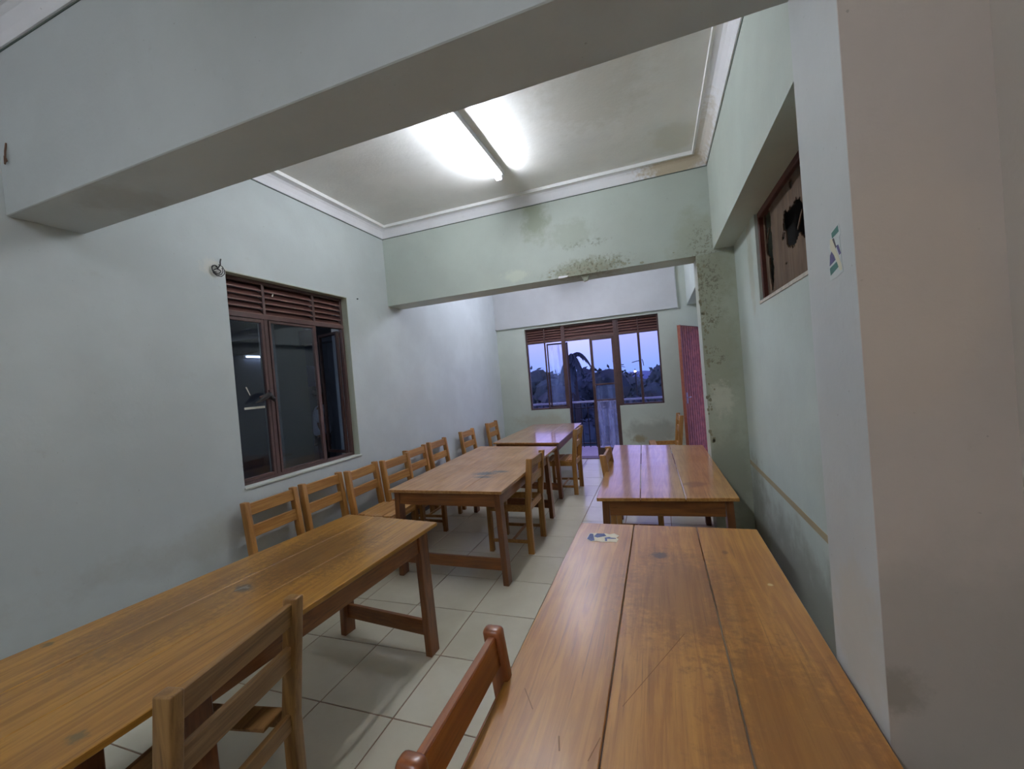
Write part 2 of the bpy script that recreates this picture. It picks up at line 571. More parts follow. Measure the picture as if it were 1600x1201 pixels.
def cornice(name, x0, x1, y0, y1):
    """cove cornice round one bay, with a raised bead at its inner edge and a thin painted gap at the wall"""
    prof = [(0, ZC), (.012, ZC), (.03, ZC + .03), (.055, ZC + .062), (.075, ZC + .076), (.118, ZC + .082), (.118, ZT), (0, ZT)]

    def ring(pr, nm, mat, parent=None):
        bm = MB()
        R = []
        for (d, z) in pr:
            R.append([bm.bm.verts.new(q) for q in ((x0 + d, y0 + d, z), (x1 - d, y0 + d, z), (x1 - d, y1 - d, z), (x0 + d, y1 - d, z))])
        n = len(pr)
        for i in range(n):
            for k in range(4):
                bm.bm.faces.new((R[i][k], R[i][(k + 1) % 4], R[(i + 1) % n][(k + 1) % 4], R[(i + 1) % n][k]))
        return bm.build(nm, mat, parent)
    o = struct(ring(prof, name, M['cornice']))
    ring([(.112, ZC + .078), (.130, ZC + .078), (.130, ZT), (.112, ZT)], 'bead', M['bead'], o)
    ring([(0, ZC - .007), (.004, ZC - .007), (.004, ZC + .001), (0, ZC + .001)], 'gap_line', M['dark_line'], o)


cornice('trim_2', XL, XU, Y2, YB)
cornice('trim_3', XL, XU, YB2, YF - .05)
cornice('trim_4', XL, .70, YN, Y1)


# ------------------------------------------------------------------ windows and doors
def frame_rect(b, ax, p, a0, a1, z0, z1, w, t):
    """rectangular ring of bars; ax 'x': plane x=p, runs in y; ax 'y': plane y=p, runs in x"""
    for (u0, u1, v0, v1) in ((a0, a0 + w, z0, z1), (a1 - w, a1, z0, z1), (a0 + w, a1 - w, z0, z0 + w), (a0 + w, a1 - w, z1 - w, z1)):
        if ax == 'x':
            b.box(p - t, p, u0, u1, v0, v1, .002)
        else:
            b.box(u0, u1, p, p + t, v0, v1, .002)
    return b


def louvres(parent, ax, p, a0, a1, z0, z1, n):
    pitch = (z1 - z0) / n
    for k in range(n):
        z = z0 + pitch * (k + .5)
        b = MB()
        h = pitch * .50
        if ax == 'x':
            q = [(p - .052, a0, z + h), (p - .045, a0, z + h), (p - .004, a0, z - h), (p - .011, a0, z - h)]
            b.prism(q, (0, a1 - a0, 0))
        else:
            q = [(a0, p + .052, z + h), (a0, p + .045, z + h), (a0, p + .004, z - h), (a0, p + .011, z - h)]
            b.prism(q, (a1 - a0, 0, 0))
        b.build('louvre_blade', M['louvre'], parent)
        b = MB()
        if ax == 'x':
            b.box(p - .012, p - .001, a0, a1, z - h - .006, z - h + .004)
        else:
            b.box(a0, a1, p + .001, p + .012, z - h - .006, z - h + .004)
        b.build('louvre_lip', M['lip'], parent)


# left wall window
XW = XL - .07
w1 = struct(empty('window_1', (0, 0, 0)))
b = MB()
frame_rect(b, 'x', XW, WY0, WY1 - .004, WZ0 + .004, WZ1 - .006, .028, .045)
b.box(XW - .045, XW + .004, WY0, WY1, 2.335, 2.375, .002)
for yy in (2.655, 3.20):
    b.box(XW - .045, XW, yy - .012, yy + .012, 2.375, WZ1 - .02, .002)
b.box(XW - .045, XW, 2.64, 2.675, WZ0 + .02, 2.34, .002)
b.box(XW - .045, XW, 3.188, 3.208, WZ0 + .02, 2.34, .002)
b.build('window_frame', M['steel'], w1)
for a0, a1 in ((WY0 + .028, 2.643), (2.667, 3.188), (3.212, WY1 - .03)):
    louvres(w1, 'x', XW - .004, a0, a1, 2.378, WZ1 - .03, 5)
b = MB(); frame_rect(b, 'x', XW + .006, WY0 + .022, 2.632, WZ0 + .03, 2.33, .026, .03); s1 = b.build('casement', M['steel'], w1)
MB().box(XW - .014, XW - .010, WY0 + .04, 2.61, WZ0 + .05, 2.31).build('pane', M['glass_dark'], s1)
b = MB(); frame_rect(b, 'x', XW + .002, 2.684, 3.19, WZ0 + .03, 2.33, .02, .03); s2 = b.build('casement', M['steel'], w1)
MB().box(XW - .014, XW - .010, 2.70, 3.175, WZ0 + .045, 2.315).build('pane', M['glass_dark'], s2)
# third casement stands open, hinged at the far jamb
b = MB()
for (x0, x1, z0, z1) in ((-.03, 0, 0, 1.3), (-.36, -.33, 0, 1.3), (-.33, -.03, 0, .03), (-.33, -.03, 1.27, 1.3)):
    b.box(x0, x1, -.03, 0, z0, z1, .002)
s3 = b.build('casement', M['steel_dark'], w1)
s3.location = (XW - .045, WY1 - .035, WZ0 + .03)
s3.rotation_euler = (0, 0, math.radians(-16))
p3 = MB().box(-.34, -.02, -.017, -.013, .02, 1.28).build('pane', M['glass_dark'], s3)
b = MB().tube([(XW + .005, 2.625, 1.70), (XW + .03, 2.62, 1.70), (XW + .045, 2.59, 1.705), (XW + .05, 2.50, 1.675)], .009, 8)
b.box(XW + .002, XW + .03, 2.612, 2.642, 1.655, 1.735, .003)
hd = b.build('window_handle', M['steel'], w1)
b = MB()
b.tube([(XW + .045, 2.60, 1.70), (XW + .06, 2.56, 1.688), (XW + .058, 2.51, 1.655), (XW + .05, 2.46, 1.635)], [.018, .024, .016, .006], 7)
b.tube([(XW + .045, 2.60, 1.69), (XW + .055, 2.62, 1.655), (XW + .05, 2.635, 1.63)], [.016, .018, .005], 7)
rg = b.build('strap', M['iron'], w1); rg['label'] = 'dark rag strap tied round the window handle'
ps = MB().box(XW - .0095, XW - .0085, 2.40, 2.585, 1.585, 1.603).build('paper_strip', M['white_paper'], w1)
ps['label'] = 'white paper strip stuck on the left pane'
MB().prism([(XW - .0085, 2.425, 1.765), (XW - .0085, 2.435, 1.768), (XW - .0085, 2.462, 1.70), (XW - .0085, 2.456, 1.698)], (.001, 0, 0)).build('paint_smear', M['white_paper'], w1)
MB().prism([(XW + .001, 2.735, 2.548), (XW + .001, 2.75, 2.575), (XW + .001, 2.757, 2.572), (XW + .001, 2.748, 2.545)], (.002, 0, 0)).build('paint_chip', M['white_paper'], w1)

# far wall windows and balcony door share one plane
YW = YF + .05


def far_frame(b, x0, x1, z0, z1, w=.03):
    return frame_rect(b, 'y', YW, x0, x1, z0, z1, w, .045)


w2 = struct(empty('window_2'))
b = far_frame(MB(), FX0, -1.70, .992, 2.618)
b.box(FX0, -1.70, YW - .004, YW + .045, 2.315, 2.35, .002).box(-2.085, -2.06, YW, YW + .045, .99, 2.62, .002)
b.build('window_frame', M['steel'], w2)
louvres(w2, 'y', YW, FX0 + .03, -2.085, 2.352, 2.60, 5)
louvres(w2, 'y', YW, -2.06, -1.73, 2.352, 2.60, 5)
MB().box(FX0 + .02, -2.08, YW + .02, YW + .024, 1.01, 2.32).build('pane', M['glass'], w2)
b = MB()
for (x0, x1, z0, z1) in ((0, .028, 0, 1.27), (.30, .328, 0, 1.27), (.028, .30, 0, .028), (.028, .30, 1.242, 1.27)):
    b.box(x0, x1, 0, .028, z0, z1, .002)
sh = b.build('casement', M['steel_dark'], w2)
sh.location = (-2.045, YW + .04, 1.025)
sh.rotation_euler = (0, 0, math.radians(14))
MB().box(.02, .31, .012, .016, .02, 1.25).build('pane', glass('hazy_glass', (150, 175, 190), .35), sh)
MB().tube([(-2.08, YW - .01, 1.74), (-2.075, YW - .03, 1.72), (-2.06, YW - .035, 1.62)], .010, 6).build('window_handle', M['iron'], w2)

w3 = struct(empty('window_3'))
b = far_frame(MB(), -.66, FX3, .992, 2.618)
b.box(-.66, FX3, YW - .004, YW + .045, 2.315, 2.35, .002).box(-.305, -.262, YW - .002, YW + .045, .99, 2.35, .002).box(-.29, -.27, YW, YW + .045, 2.35, 2.62, .002)
b.build('window_frame', M['steel'], w3)
louvres(w3, 'y', YW, -.63, -.29, 2.352, 2.60, 5)
louvres(w3, 'y', YW, -.27, FX3 - .03, 2.352, 2.60, 5)
MB().box(-.64, -.30, YW + .02, YW + .024, 1.01, 2.32).build('pane', M['glass'], w3)
MB().box(-.265, FX3 - .02, YW + .02, YW + .024, 1.01, 2.32).build('pane', M['glass'], w3)
b = MB().tube([(-.285, YW - .01, 1.80), (-.285, YW - .035, 1.80), (-.36, YW - .04, 1.79), (-.43, YW - .05, 1.775)], .008, 6)
b.tube([(-.25, YW - .01, 1.82), (-.235, YW - .03, 1.78), (-.225, YW - .03, 1.70)], .007, 6)
b.build('window_handle', M['iron'], w3)

d1 = struct(empty('door_1'))
b = MB()
b.box(-1.725, -1.655, YW - .01, YW + .05, 0, 2.62, .003).box(-.725, -.655, YW - .01, YW + .05, 0, 2.62, .003)
b.box(-1.66, -.72, YW - .006, YW + .045, 2.30, 2.355, .002).box(-1.66, -.72, YW, YW + .045, 2.588, 2.62, .002)
b.build('door_frame', M['steel'], d1)
louvres(d1, 'y', YW, -1.655, -.725, 2.357, 2.59, 4)
b = MB()
b.box(-1.185, -1.135, YW - .004, YW + .035, .03, 2.30, .002).box(-.775, -.725, YW, YW + .035, .03, 2.30, .002)
b.box(-1.135, -.775, YW, YW + .035, 2.265, 2.30, .002).box(-1.135, -.775, YW, YW + .035, 1.40, 1.43, .002)
b.box(-1.135, -.775, YW, YW + .035, 1.10, 1.125, .002).box(-1.135, -.775, YW, YW + .035, .03, .2, .002)
lf = b.build('door_leaf', M['steel'], d1)
MB().box(-1.14, -.77, YW + .015, YW + .019, 1.42, 2.275).build('pane', M['glass'], lf)
MB().box(-1.14, -.77, YW + .015, YW + .019, 1.12, 1.41).build('pane', glass('smeared_glass', (150, 175, 190), .35), lf)
MB().box(-1.14, -.77, YW + .015, YW + .019, .19, 1.105).build('pane', M['glass_dirty'], lf)
# left leaf folded outwards
b = MB()
for (x0, x1, z0, z1) in ((0, .045, 0, 2.26), (.41, .455, 0, 2.26), (.045, .41, 0, .17), (.045, .41, 2.22, 2.26), (.045, .41, 1.07, 1.095)):
    b.box(x0, x1, -.03, 0, z0, z1, .002)
l2 = b.build('door_leaf', M['steel_dark'], d1)
l2.location = (-1.65, YW + .06, .03)
l2.rotation_euler = (0, 0, math.radians(112))
MB().box(.04, .42, -.018, -.014, .16, 2.23).build('pane', M['glass'], l2)
struct(MB().box(-1.66, -.71, YF - .02, FT + .02, -.02, .012, .003).build('door_threshold', plain('dark_threshold', (70, 40, 44), .5, var=.2)))

# red boarded door in the right wall of the rear bay, open towards the room
d2 = struct(empty('door_2', (.725, 7.90, 0), math.radians(-116.7)))
LW = .76
b = MB().box(0, LW, -.03, 0, .01, 2.30, .003)
b.build('door_panel', M['door_dark'], d2)
n = 8
for k in range(n):
    a = .012 + k * (LW - .06) / n
    MB().box(a + .004, a + (LW - .06) / n - .010, 0, .02, .02, 2.285, .005).build('board', M['red_door'], d2)
MB().box(LW - .046, LW + .004, -.034, .018, .01, 2.30, .003).build('edge_strip', plain('red_edge_paint', (150, 84, 62), .45, var=.15), d2)
b = MB().tube([(LW - .06, .015, 1.12), (LW - .06, .05, 1.12), (LW - .13, .055, 1.12)], .008, 8).box(LW - .08, LW - .04, .012, .022, 1.02, 1.2, .003)
b.build('door_handle', plain('dull_chrome', (170, 165, 165), .3, 1.), d2)
b = MB().box(XR - .005, TR - .02, 7.08, 7.12, 0, 2.36, .003).box(XR - .005, TR - .02, 7.90, 7.945, 0, 2.36, .003).box(XR - .005, TR - .02, 7.1, 7.92, 2.31, 2.36, .003)
struct(b.build('door_3_frame', M['door_dark']))

# boarded window high in the right wall
w4 = struct(empty('window_4'))
b = MB()
b.box(XR + .02, XR + .07, RY1 - .03, RY1, RZ0, RZ1, .003).box(XR + .02, XR + .07, RY0, RY1, RZ1 - .045, RZ1, .003).box(XR + .02, XR + .07, RY0, RY0 + .03, RZ0, RZ1, .003)
b.build('window_frame', plain('dark_red_frame', (84, 42, 32), .5, var=.2), w4)
MB().box(XR - .006, XR + .08, RY0, RY1 + .002, RZ0 - .02, RZ0 + .003, .002).build('window_sill', plain('dusty_white_sill', (190, 184, 172), .6, var=.15), w4)


def board(y0, y1, holes, x, seed, name='broken_board'):
    """thin plywood sheet with ragged holes: holes are (y, z, ry, rz)"""
    bm = bmesh.new()
    ny, nz = int((y1 - y0) / .012), int((RZ1 - RZ0) / .012)
    vs = {}

    def vert(i, j):
        if (i, j) not in vs:
            vs[(i, j)] = bm.verts.new((x, y0 + (y1 - y0) * i / ny, RZ0 + (RZ1 - RZ0) * j / nz))
        return vs[(i, j)]
    for i in range(ny):
        for j in range(nz):
            yc, zc = y0 + (y1 - y0) * (i + .5) / ny, RZ0 + (RZ1 - RZ0) * (j + .5) / nz
            q = noise.noise(Vector((yc * 14, zc * 9, seed))) * .5 + noise.noise(Vector((yc * 40, zc * 30, seed))) * .25
            if any(((yc - h[0]) / h[2]) ** 2 + ((zc - h[1]) / h[3]) ** 2 < 1 + q * 1.2 for h in holes):
                continue
            bm.faces.new((vert(i, j), vert(i + 1, j), vert(i + 1, j + 1), vert(i, j + 1)))
    g = bmesh.ops.extrude_face_region(bm, geom=bm.faces[:])
    bmesh.ops.translate(bm, vec=(.008, 0, 0), verts=[k for k in g['geom'] if isinstance(k, bmesh.types.BMVert)])
    m = MB(); m.bm.free(); m.bm = bm
    return m.build(name, M['ply'], w4)


M['ply'] = wood('weathered_plywood', (112, 90, 70), (78, 60, 45), 'z', .7, coat=0, wear=.5)
board(3.24, RY1 - .02, [(3.345, 2.5, .095, .17), (3.33, 2.28, .06, .16), (3.38, 2.62, .06, .06)], XR + .05, 3)
board(RY0 + .03, 3.235, [(2.80, 2.40, .18, .115), (2.60, 2.34, .1, .08), (2.93, 2.46, .07, .06), (2.80, 2.63, .028, .028), (2.98, 2.22, .02, .012), (2.3, 2.6, .12, .06)], XR + .045, 8)
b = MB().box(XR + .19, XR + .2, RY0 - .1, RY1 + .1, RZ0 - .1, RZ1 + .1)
b.build('dark_void_backing', plain('black_void', (14, 12, 11), .9), w4)  # black sheet stands in for the darkness behind the broken boards
for (ya, za, yb_, zb_) in ((3.42, 2.46, 3.28, 2.53), (2.76, 2.36, 2.62, 2.42), (3.37, 2.30, 3.31, 2.34)):
    MB().beam((XR + .055, ya, za), (XR + .04, yb_, zb_), .006, .014).build('splinter', M['ply'], w4)


# ------------------------------------------------------------------ ceiling lights
def tube_light(x, y0, y1, mat, label):
    r = empty('fluorescent_light', (x, (y0 + y1) / 2, ZT))
    h = (y1 - y0) / 2
    MB().box(.0, .055, -h - .03, h + .03, -.052, -.0, .003).build('batten', M['white_metal'], r)
    b = MB().tube([(-.0, -h + .02, -.085), (0, h - .02, -.085)], .014, 14)
    b.build('tube', mat, r, True)
    for s in (-1, 1):
        MB().box(-.014, .04, s * h - .012, s * h + .012, -.10, -.045, .003).build('tube_holder', M['white_metal'], r)
    tag(r, label, 'light', 'ceiling tube lights')
    return r


tube_light(-1.26, 2.43, 3.66, M['tube'], 'lit fluorescent tube on a batten across the ceiling panel between the two beams')
tube_light(-1.40, 5.75, 6.98, M['tube_rear'], 'lit fluorescent tube in the far bay behind the damp beam')
tube_light(-1.20, -1.6, -.4, M['tube_near'], 'lit fluorescent tube above the camera side of the room')


# ------------------------------------------------------------------ tables
INK = (58, 50, 42)


def table(name, quad, zt, seams, legs_v, label, spots=(), thick=.024, top_tone=(WT, WD), end_str=True, seam_w=.004, leg_t=(.05, .09), rough=.3, crough=.17, coat=.5):
    """quad: near-left, near-right, far-right, far-left corners of the top. u runs across (0-1), v runs along (0-1)."""
    NL, NR, FR, FL = [Vector((q[0], q[1], 0)) for q in quad]
    cen = (NL + NR + FR + FL) / 4
    W = ((NR - NL).length + (FR - FL).length) / 2
    L = ((FL - NL).length + (FR - NR).length) / 2
    r = empty(name, cen)

    def f(u, v, z):
        a, c_ = u / W, v / L
        p = NL * (1 - a) * (1 - c_) + NR * a * (1 - c_) + FR * a * c_ + FL * (1 - a) * c_ - cen
        return (p.x, p.y, z)
    sp = [((s[0][0] - cen.x, s[0][1] - cen.y, zt), s[1], s[2], s[3], s[4]) for s in spots]
    mt = wood('tabletop_wood_' + str(len(bpy.data.materials)), top_tone[0], top_tone[1], 'y', rough, sp, wear=.35, coat=coat, crough=crough)
    ed = [0] + [s * W for s in seams] + [W]
    for i in range(len(ed) - 1):
        g0 = 0 if i == 0 else seam_w / 2
        g1 = 0 if i == len(ed) - 2 else seam_w / 2
        o = MB().box(ed[i] + g0, ed[i + 1] - g1, 0, L, zt - thick, zt, .0025, f).build('plank', mt, r)
    za = zt - thick
    v0, v1 = legs_v[0], legs_v[1]
    lu, lv = leg_t
    iu = .035
    for u, s in ((iu, -1), (W - iu - lu, 1)):
        for v in (v0, v1):
            def g(uu, vv, zz, u=u, s=s):
                k = 1 - zz / za
                p = f(uu, vv, zz)
                return (p[0] + s * .02 * k, p[1] + (.0 if v == v0 else 0), p[2])
            MB().box(u, u + lu, v, v + lv, 0, za, .004, g).build('leg', M['leg'], r)
    ah = .115
    for u in (iu + .012, W - iu - .037):
        MB().box(u, u + .025, v0 + lv, v1, za - ah, za, .002, f).build('side_apron', M['apron'], r)
    MB().box(iu + lu, W - iu - lu, v0 + .01, v0 + .035, za - ah, za, .002, f).build('end_apron', M['apron_x'], r)
    MB().box(iu + lu, W - iu - lu, v1 + lv - .035, v1 + lv - .01, za - ah, za, .002, f).build('end_apron', M['apron_x'], r)
    if end_str:
        MB().box(iu + lu * .5, W - iu - lu * .5, v0 + .03, v0 + .055, .11, .205, .003, f).build('stretcher', M['apron_x'], r)
        MB().box(iu + lu * .5, W - iu - lu * .5, v1 + .03, v1 + .055, .11, .205, .003, f).build('stretcher', M['apron_x'], r)
    tag(r, label, 'table', 'long wooden tables')
    r['W'], r['L'] = W, L
    return r, cen


GT, GD = (188, 136, 52), (146, 98, 30)
t_nr, c_nr = table('wooden_table', [(-.50, .32), (.4335, .30), (.4335, 2.464), (-.502, 2.464)], .75, [.33, .685], (.36, 1.98),
                   'large three-plank table in the right foreground with a torn blue and white sticker',
                   [((-.055, 2.07), (.05, .045, .05), INK, .9, 30), ((.237, 2.14), (.02, .03, .05), (110, 60, 30), .8, 30),
                    ((.02, 1.75), (.3, .5, .06), (112, 68, 26), .5, 38), ((.25, 1.1), (.25, .5, .06), (116, 72, 28), .5, 38), ((.36, 1.86), (.014, .014, .05), (220, 200, 150), .9, 20),
                    ((-.09, 1.28), (.018, .3, .05), (100, 66, 34), .0, 12)], end_str=False, seam_w=.0045,
                   top_tone=((206, 148, 68), (166, 108, 42)), rough=.34, crough=.29)
t_fr, c_fr = table('wooden_table', [(-.478, 2.964), (.446, 3.016), (.412, 4.981), (-.558, 5.123)], .75, [.325, .645], (.03, 1.62),
                   'three-plank table on the right behind the foreground one, lilac window glare on it',
                   [((.2, 3.35), (.1, .12, .05), (130, 80, 34), .8, 8)], end_str=False, seam_w=.005,
                   top_tone=((200, 148, 78), (168, 112, 48)), rough=.3, crough=.12, coat=1.)
t_nl, c_nl = table('wooden_table', [(-2.385, .45), (-1.478, .40), (-1.40, 2.30), (-2.17, 2.38)], .78, [.33, .66], (.45, 1.76),
                   'long honey-coloured table at lower left with a dark worn patch near its middle',
                   [((-1.90, 1.37), (.07, .045, .06), (66, 58, 50), .95, 30), ((-1.56, .63), (.04, .03, .05), (86, 76, 48), .8, 30),
                    ((-2.29, .87), (.03, .02, .05), (90, 78, 50), .8, 30), ((-1.85, 1.75), (.4, .5, .06), (96, 64, 26), .6, 45), ((-2.0, 1.1), (.3, .4, .06), (100, 68, 28), .5, 40)],
                   seam_w=.003, top_tone=(GT, GD), rough=.4)
t_ml, c_ml = table('wooden_table', [(-2.30, 3.02), (-1.228, 3.007), (-1.243, 4.99), (-2.356, 5.15)], .775, [.34, .67], (.035, 1.66),
                   'middle table of the left row with black scribbled scorch marks by its aisle edge',
                   [((-1.62, 3.60), (.16, .09, .05), (44, 46, 44), .95, 60), ((-1.5, 3.68), (.13, .06, .05), (50, 50, 46), .9, 60),
                    ((-1.58, 3.47), (.13, .05, .05), (50, 50, 46), .9, 60), ((-2.06, 4.92), (.09, .02, .05), (80, 60, 40), .7, 30)],
                   seam_w=.0015, top_tone=((188, 138, 78), (158, 108, 54)), rough=.33)
t_bl, c_bl = table('wooden_table', [(-2.30, 5.48), (-1.295, 5.32), (-1.358, 7.40), (-2.28, 7.50)], .765, [.34, .67], (.03, 1.66),
                   'farthest table of the left row in front of the balcony door',
                   [], seam_w=.0015, top_tone=((186, 132, 74), (156, 102, 50)), rough=.3, crough=.12, coat=1.)

# torn sticker on the foreground table
zt = .7505
st = MB().prism([(x - c_nr.x, y - c_nr.y, zt) for x, y in [(-.43, 2.225), (-.40, 2.19), (-.37, 2.20), (-.34, 2.19), (-.30, 2.20), (-.268, 2.195), (-.262, 2.24), (-.275, 2.255), (-.262, 2.285),
          (-.29, 2.315), (-.315, 2.30), (-.34, 2.31), (-.36, 2.295), (-.39, 2.31), (-.425, 2.30)]], (0, 0, .0008)).build('sticker', plain('cream_sticker_paper', (222, 212, 186), .6, var=.1), t_nr)
st['label'] = 'torn blue and cream sticker'
blue = plain('faded_blue_print', (86, 96, 140), .6, var=.35, nscale=60)
for pts in ([(-.428, 2.225), (-.402, 2.195), (-.385, 2.205), (-.405, 2.295), (-.423, 2.298)],
            [(-.395, 2.26), (-.375, 2.245), (-.33, 2.275), (-.345, 2.305), (-.385, 2.303)],
            [(-.335, 2.235), (-.275, 2.24), (-.278, 2.25), (-.305, 2.252), (-.31, 2.262), (-.335, 2.25)],
            [(-.33, 2.205), (-.318, 2.205), (-.322, 2.235), (-.332, 2.235)]):
    MB().prism([(x - c_nr.x, y - c_nr.y, zt + .0008) for x, y in pts], (0, 0, .0004)).build('print_mark', blue, st)
# pale scraped remains inside the dark patch of the left table
o = MB().prism([(x - c_nl.x, y - c_nl.y, .7802) for x, y in [(-1.925, 1.345), (-1.915, 1.34), (-1.90, 1.365), (-1.872, 1.37), (-1.875, 1.385), (-1.895, 1.385), (-1.905, 1.40), (-1.915, 1.38)]], (0, 0, .0006)).build('sticker_scrap', plain('grey_sticker_scrap', (120, 116, 108), .6), t_nl)
# scratches on the foreground table
b = MB()
for (x0, y0, x1, y1, ww) in ((-.432, 1.112, -.388, 1.045, .003), (.02, 1.467, -.155, 1.11, .0016), (-.30, .98, -.29, .94, .004), (-.20, 1.0, -.22, .93, .002)):
    b.beam((x0 - c_nr.x, y0 - c_nr.y, .75), (x1 - c_nr.x, y1 - c_nr.y, .75), ww, .0006)
b.build('scratches', plain('scratch_brown', (134, 88, 44), .6), t_nr)['kind'] = 'stuff'


# ------------------------------------------------------------------ chairs
def chair(label, loc, rz, slats, red=False, group='slat-backed wooden chairs', wy=.49, worn=False):
    r = empty('wooden_chair', loc, rz)
    mz, mx = (M['chair_red'], M['chair_red_x']) if red else (M['chair'], M['chair_x'])
    if worn:
        mz, mx = M['chair_worn'], M['chair_worn_x']
    hw = wy / 2
    pw, pd = .042, .058
    xb = -.225
    for s in (-1, 1):
        y0, y1 = (hw - pw, hw) if s > 0 else (-hw, -hw + pw)
        b = MB()
        # foot to seat upright, then raked back; rounded corners and crown
        rc = .005 if not red else .010
        yc_, xc_ = (y0 + y1) / 2, xb + pd / 2
        rings = []
        for (z, dx, ins) in ((0, 0, 0), (.44, 0, 0), (.898 - rc, -.0512, 0), (.898 - rc * .3, -.0515, rc * .3), (.898, -.0518, rc * .9)):
            ring = []
            for (sx_, sy_, a0) in ((1, 1, 0), (-1, 1, 90), (-1, -1, 180), (1, -1, 270)):
                for a in (0, 45, 90):
                    t = math.radians(a0 + a)
                    ring.append(b.bm.verts.new((xc_ + dx + sx_ * (pd / 2 - rc - ins) + rc * math.cos(t), yc_ + sy_ * (pw / 2 - rc - ins) + rc * math.sin(t), z)))
            rings.append(ring)
        nn = len(rings[0])
        for k in range(len(rings) - 1):
            for q in range(nn):
                b.bm.faces.new((rings[k][q], rings[k][(q + 1) % nn], rings[k + 1][(q + 1) % nn], rings[k + 1][q]))
        b.bm.faces.new(rings[0][::-1]); b.bm.faces.new(rings[-1])
        b.build('back_post', mz, r, True).data.set_sharp_from_angle(angle=.9)
        y0, y1 = (hw - .045, hw) if s > 0 else (-hw, -hw + .045)
        MB().box(.185, .228, y0 - s * .005, y1 - s * .005, 0, .455, .003).build('leg', mz, r)
    yi = hw - pw
    for (z0, z1) in ((.795, .882), (.632, .718)):
        def sh(x, y, z):
            return (x - .05 * (z - .44) / .445, y, z)
        MB().box(xb + .018, xb + .042, -yi - .004, yi + .004, z0, z1, .003, sh).build('back_rail', mx, r)
    MB().box(xb + .014, xb + .038, -yi, yi, .395, .458, .002).build('seat_rail', mx, r)
    MB().box(.195, .218, -yi, yi, .395, .458, .002).build('seat_rail', mx, r)
    for s in (-1, 1):
        yc = s * (hw - .022)
        MB().box(xb + pd - .002, .187, yc - .012, yc + .012, .395, .458, .002).build('side_rail', mx, r)
        MB().box(xb + pd - .002, .187, yc - .009, yc + .009, .095, .125, .002).build('stretcher', mx, r)
    MB().box(-.02, .0, -hw + .03, hw - .03, .10, .122, .002).build('stretcher', mx, r)
    for (a0, a1, c0, c1) in slats:
        MB().box(a0, a1, c0, c1, .458, .472, .003).build('seat_slat', mx, r)
    tag(r, label, 'chair', group)
    return r


full = [(-.19 + .105 * k, -.19 + .105 * k + .095, -.235, .235) for k in range(4)]
full[0] = (-.165, -.095, -.2, .2)
front_only = [(.13, .225, -.235, .235)]
PI = math.pi
# chairs standing in the room (each built on its own: seats and finish differ)
chair('pale worn chair at lower left, back towards the aisle, pushed under the honey-coloured table', (-1.57, .896, 0), PI + math.radians(9.5), [(-.17, .22, -.23, -.13)], wy=.52, worn=True)
chair('glossy reddish chair at the bottom centre beside the right foreground table', (-.285, .92, 0), 0, full, True, wy=.49)
chair('chair on the aisle side of the scorch-marked middle table, open seat frame', (-1.434, 3.885, 0), PI, front_only, wy=.475)
chair('chair on the aisle side of the farthest left table by the balcony door', (-1.363, 5.80, 0), PI, full, wy=.47)
chair('chair tucked under the aisle side of the right table with lilac glare', (-.275, 3.99, 0), 0, full, wy=.47)
chair('lone chair beside the open red door', (.03, 6.85, 0), PI + math.radians(4), front_only, wy=.46)

lab = ['nearest chair of the row along the left wall, behind the honey-coloured table',
       'second chair from the near end of the left wall row, under the window',
       'third chair of the left wall row, pulled slightly forward past the window',
       'fourth wall-row chair, its back overlapping the chair behind it',
       'fifth wall-row chair, half hidden by the chair before it',
       'sixth wall-row chair, beside the middle of the scorch-marked table',
       'seventh wall-row chair, standing apart after a gap beside the far end of the middle table',
       'last chair of the left wall row, near the far corner']
wall_pos = [(-2.725, 2.43), (-2.725, 2.955), (-2.665, 3.44), (-2.60, 3.90), (-2.70, 4.475), (-2.725, 5.06), (-2.725, 6.02), (-2.725, 7.08)]
proto = chair(lab[0], (wall_pos[0][0], wall_pos[0][1], 0), 0, full, wy=.475, group='chairs along the left wall')
rots = [0, 0, 2, -2, 1, 0, 0, 0]
for i in range(1, 8):
    c = copy_tree(proto)
    c.location = (wall_pos[i][0], wall_pos[i][1], 0)
    c.rotation_euler = (0, 0, math.radians(rots[i]))
    c['label'] = lab[i]

# ------------------------------------------------------------------ small things on the walls
X = XP + .008 - .0012
st = MB().prism([(X, y, z) for y, z in [(1.297, 1.925), (1.282, 1.93), (1.279, 1.957), (1.231, 1.962), (1.225, 1.937), (1.232, 1.93), (1.229, 1.90), (1.228, 1.87), (1.224, 1.845),
         (1.262, 1.838), (1.305, 1.836), (1.303, 1.88)]], (.0012, 0, 0)).build('wall_sticker', plain('pale_sticker_paper', (205, 212, 210), .55, var=.06))
tag(st, 'torn white, green and purple sticker on the pillar', 'sticker')
sg = plain('green_sticker_print', (62, 118, 108), .5, var=.15)
sp_ = plain('purple_sticker_print', (86, 78, 130), .5, var=.25, nscale=80)
sc_ = plain('cream_torn_backing', (218, 214, 190), .6)
dk = plain('dark_sticker_print', (80, 74, 78), .5)
for pts, mm in (([(1.300, 1.868), (1.298, 1.849), (1.247, 1.861), (1.249, 1.877)], sg), ([(1.275, 1.952), (1.235, 1.960), (1.232, 1.944), (1.273, 1.938)], sg),
                ([(1.300, 1.874), (1.293, 1.90), (1.278, 1.91), (1.262, 1.882)], sp_), ([(1.252, 1.914), (1.240, 1.914), (1.228, 1.89), (1.238, 1.888)], sp_),
                ([(1.272, 1.936), (1.263, 1.937), (1.252, 1.912), (1.256, 1.909)], dk)):
    MB().prism([(X - .0004, y, z) for y, z in pts], (.0005, 0, 0)).build('print_mark', mm, st)
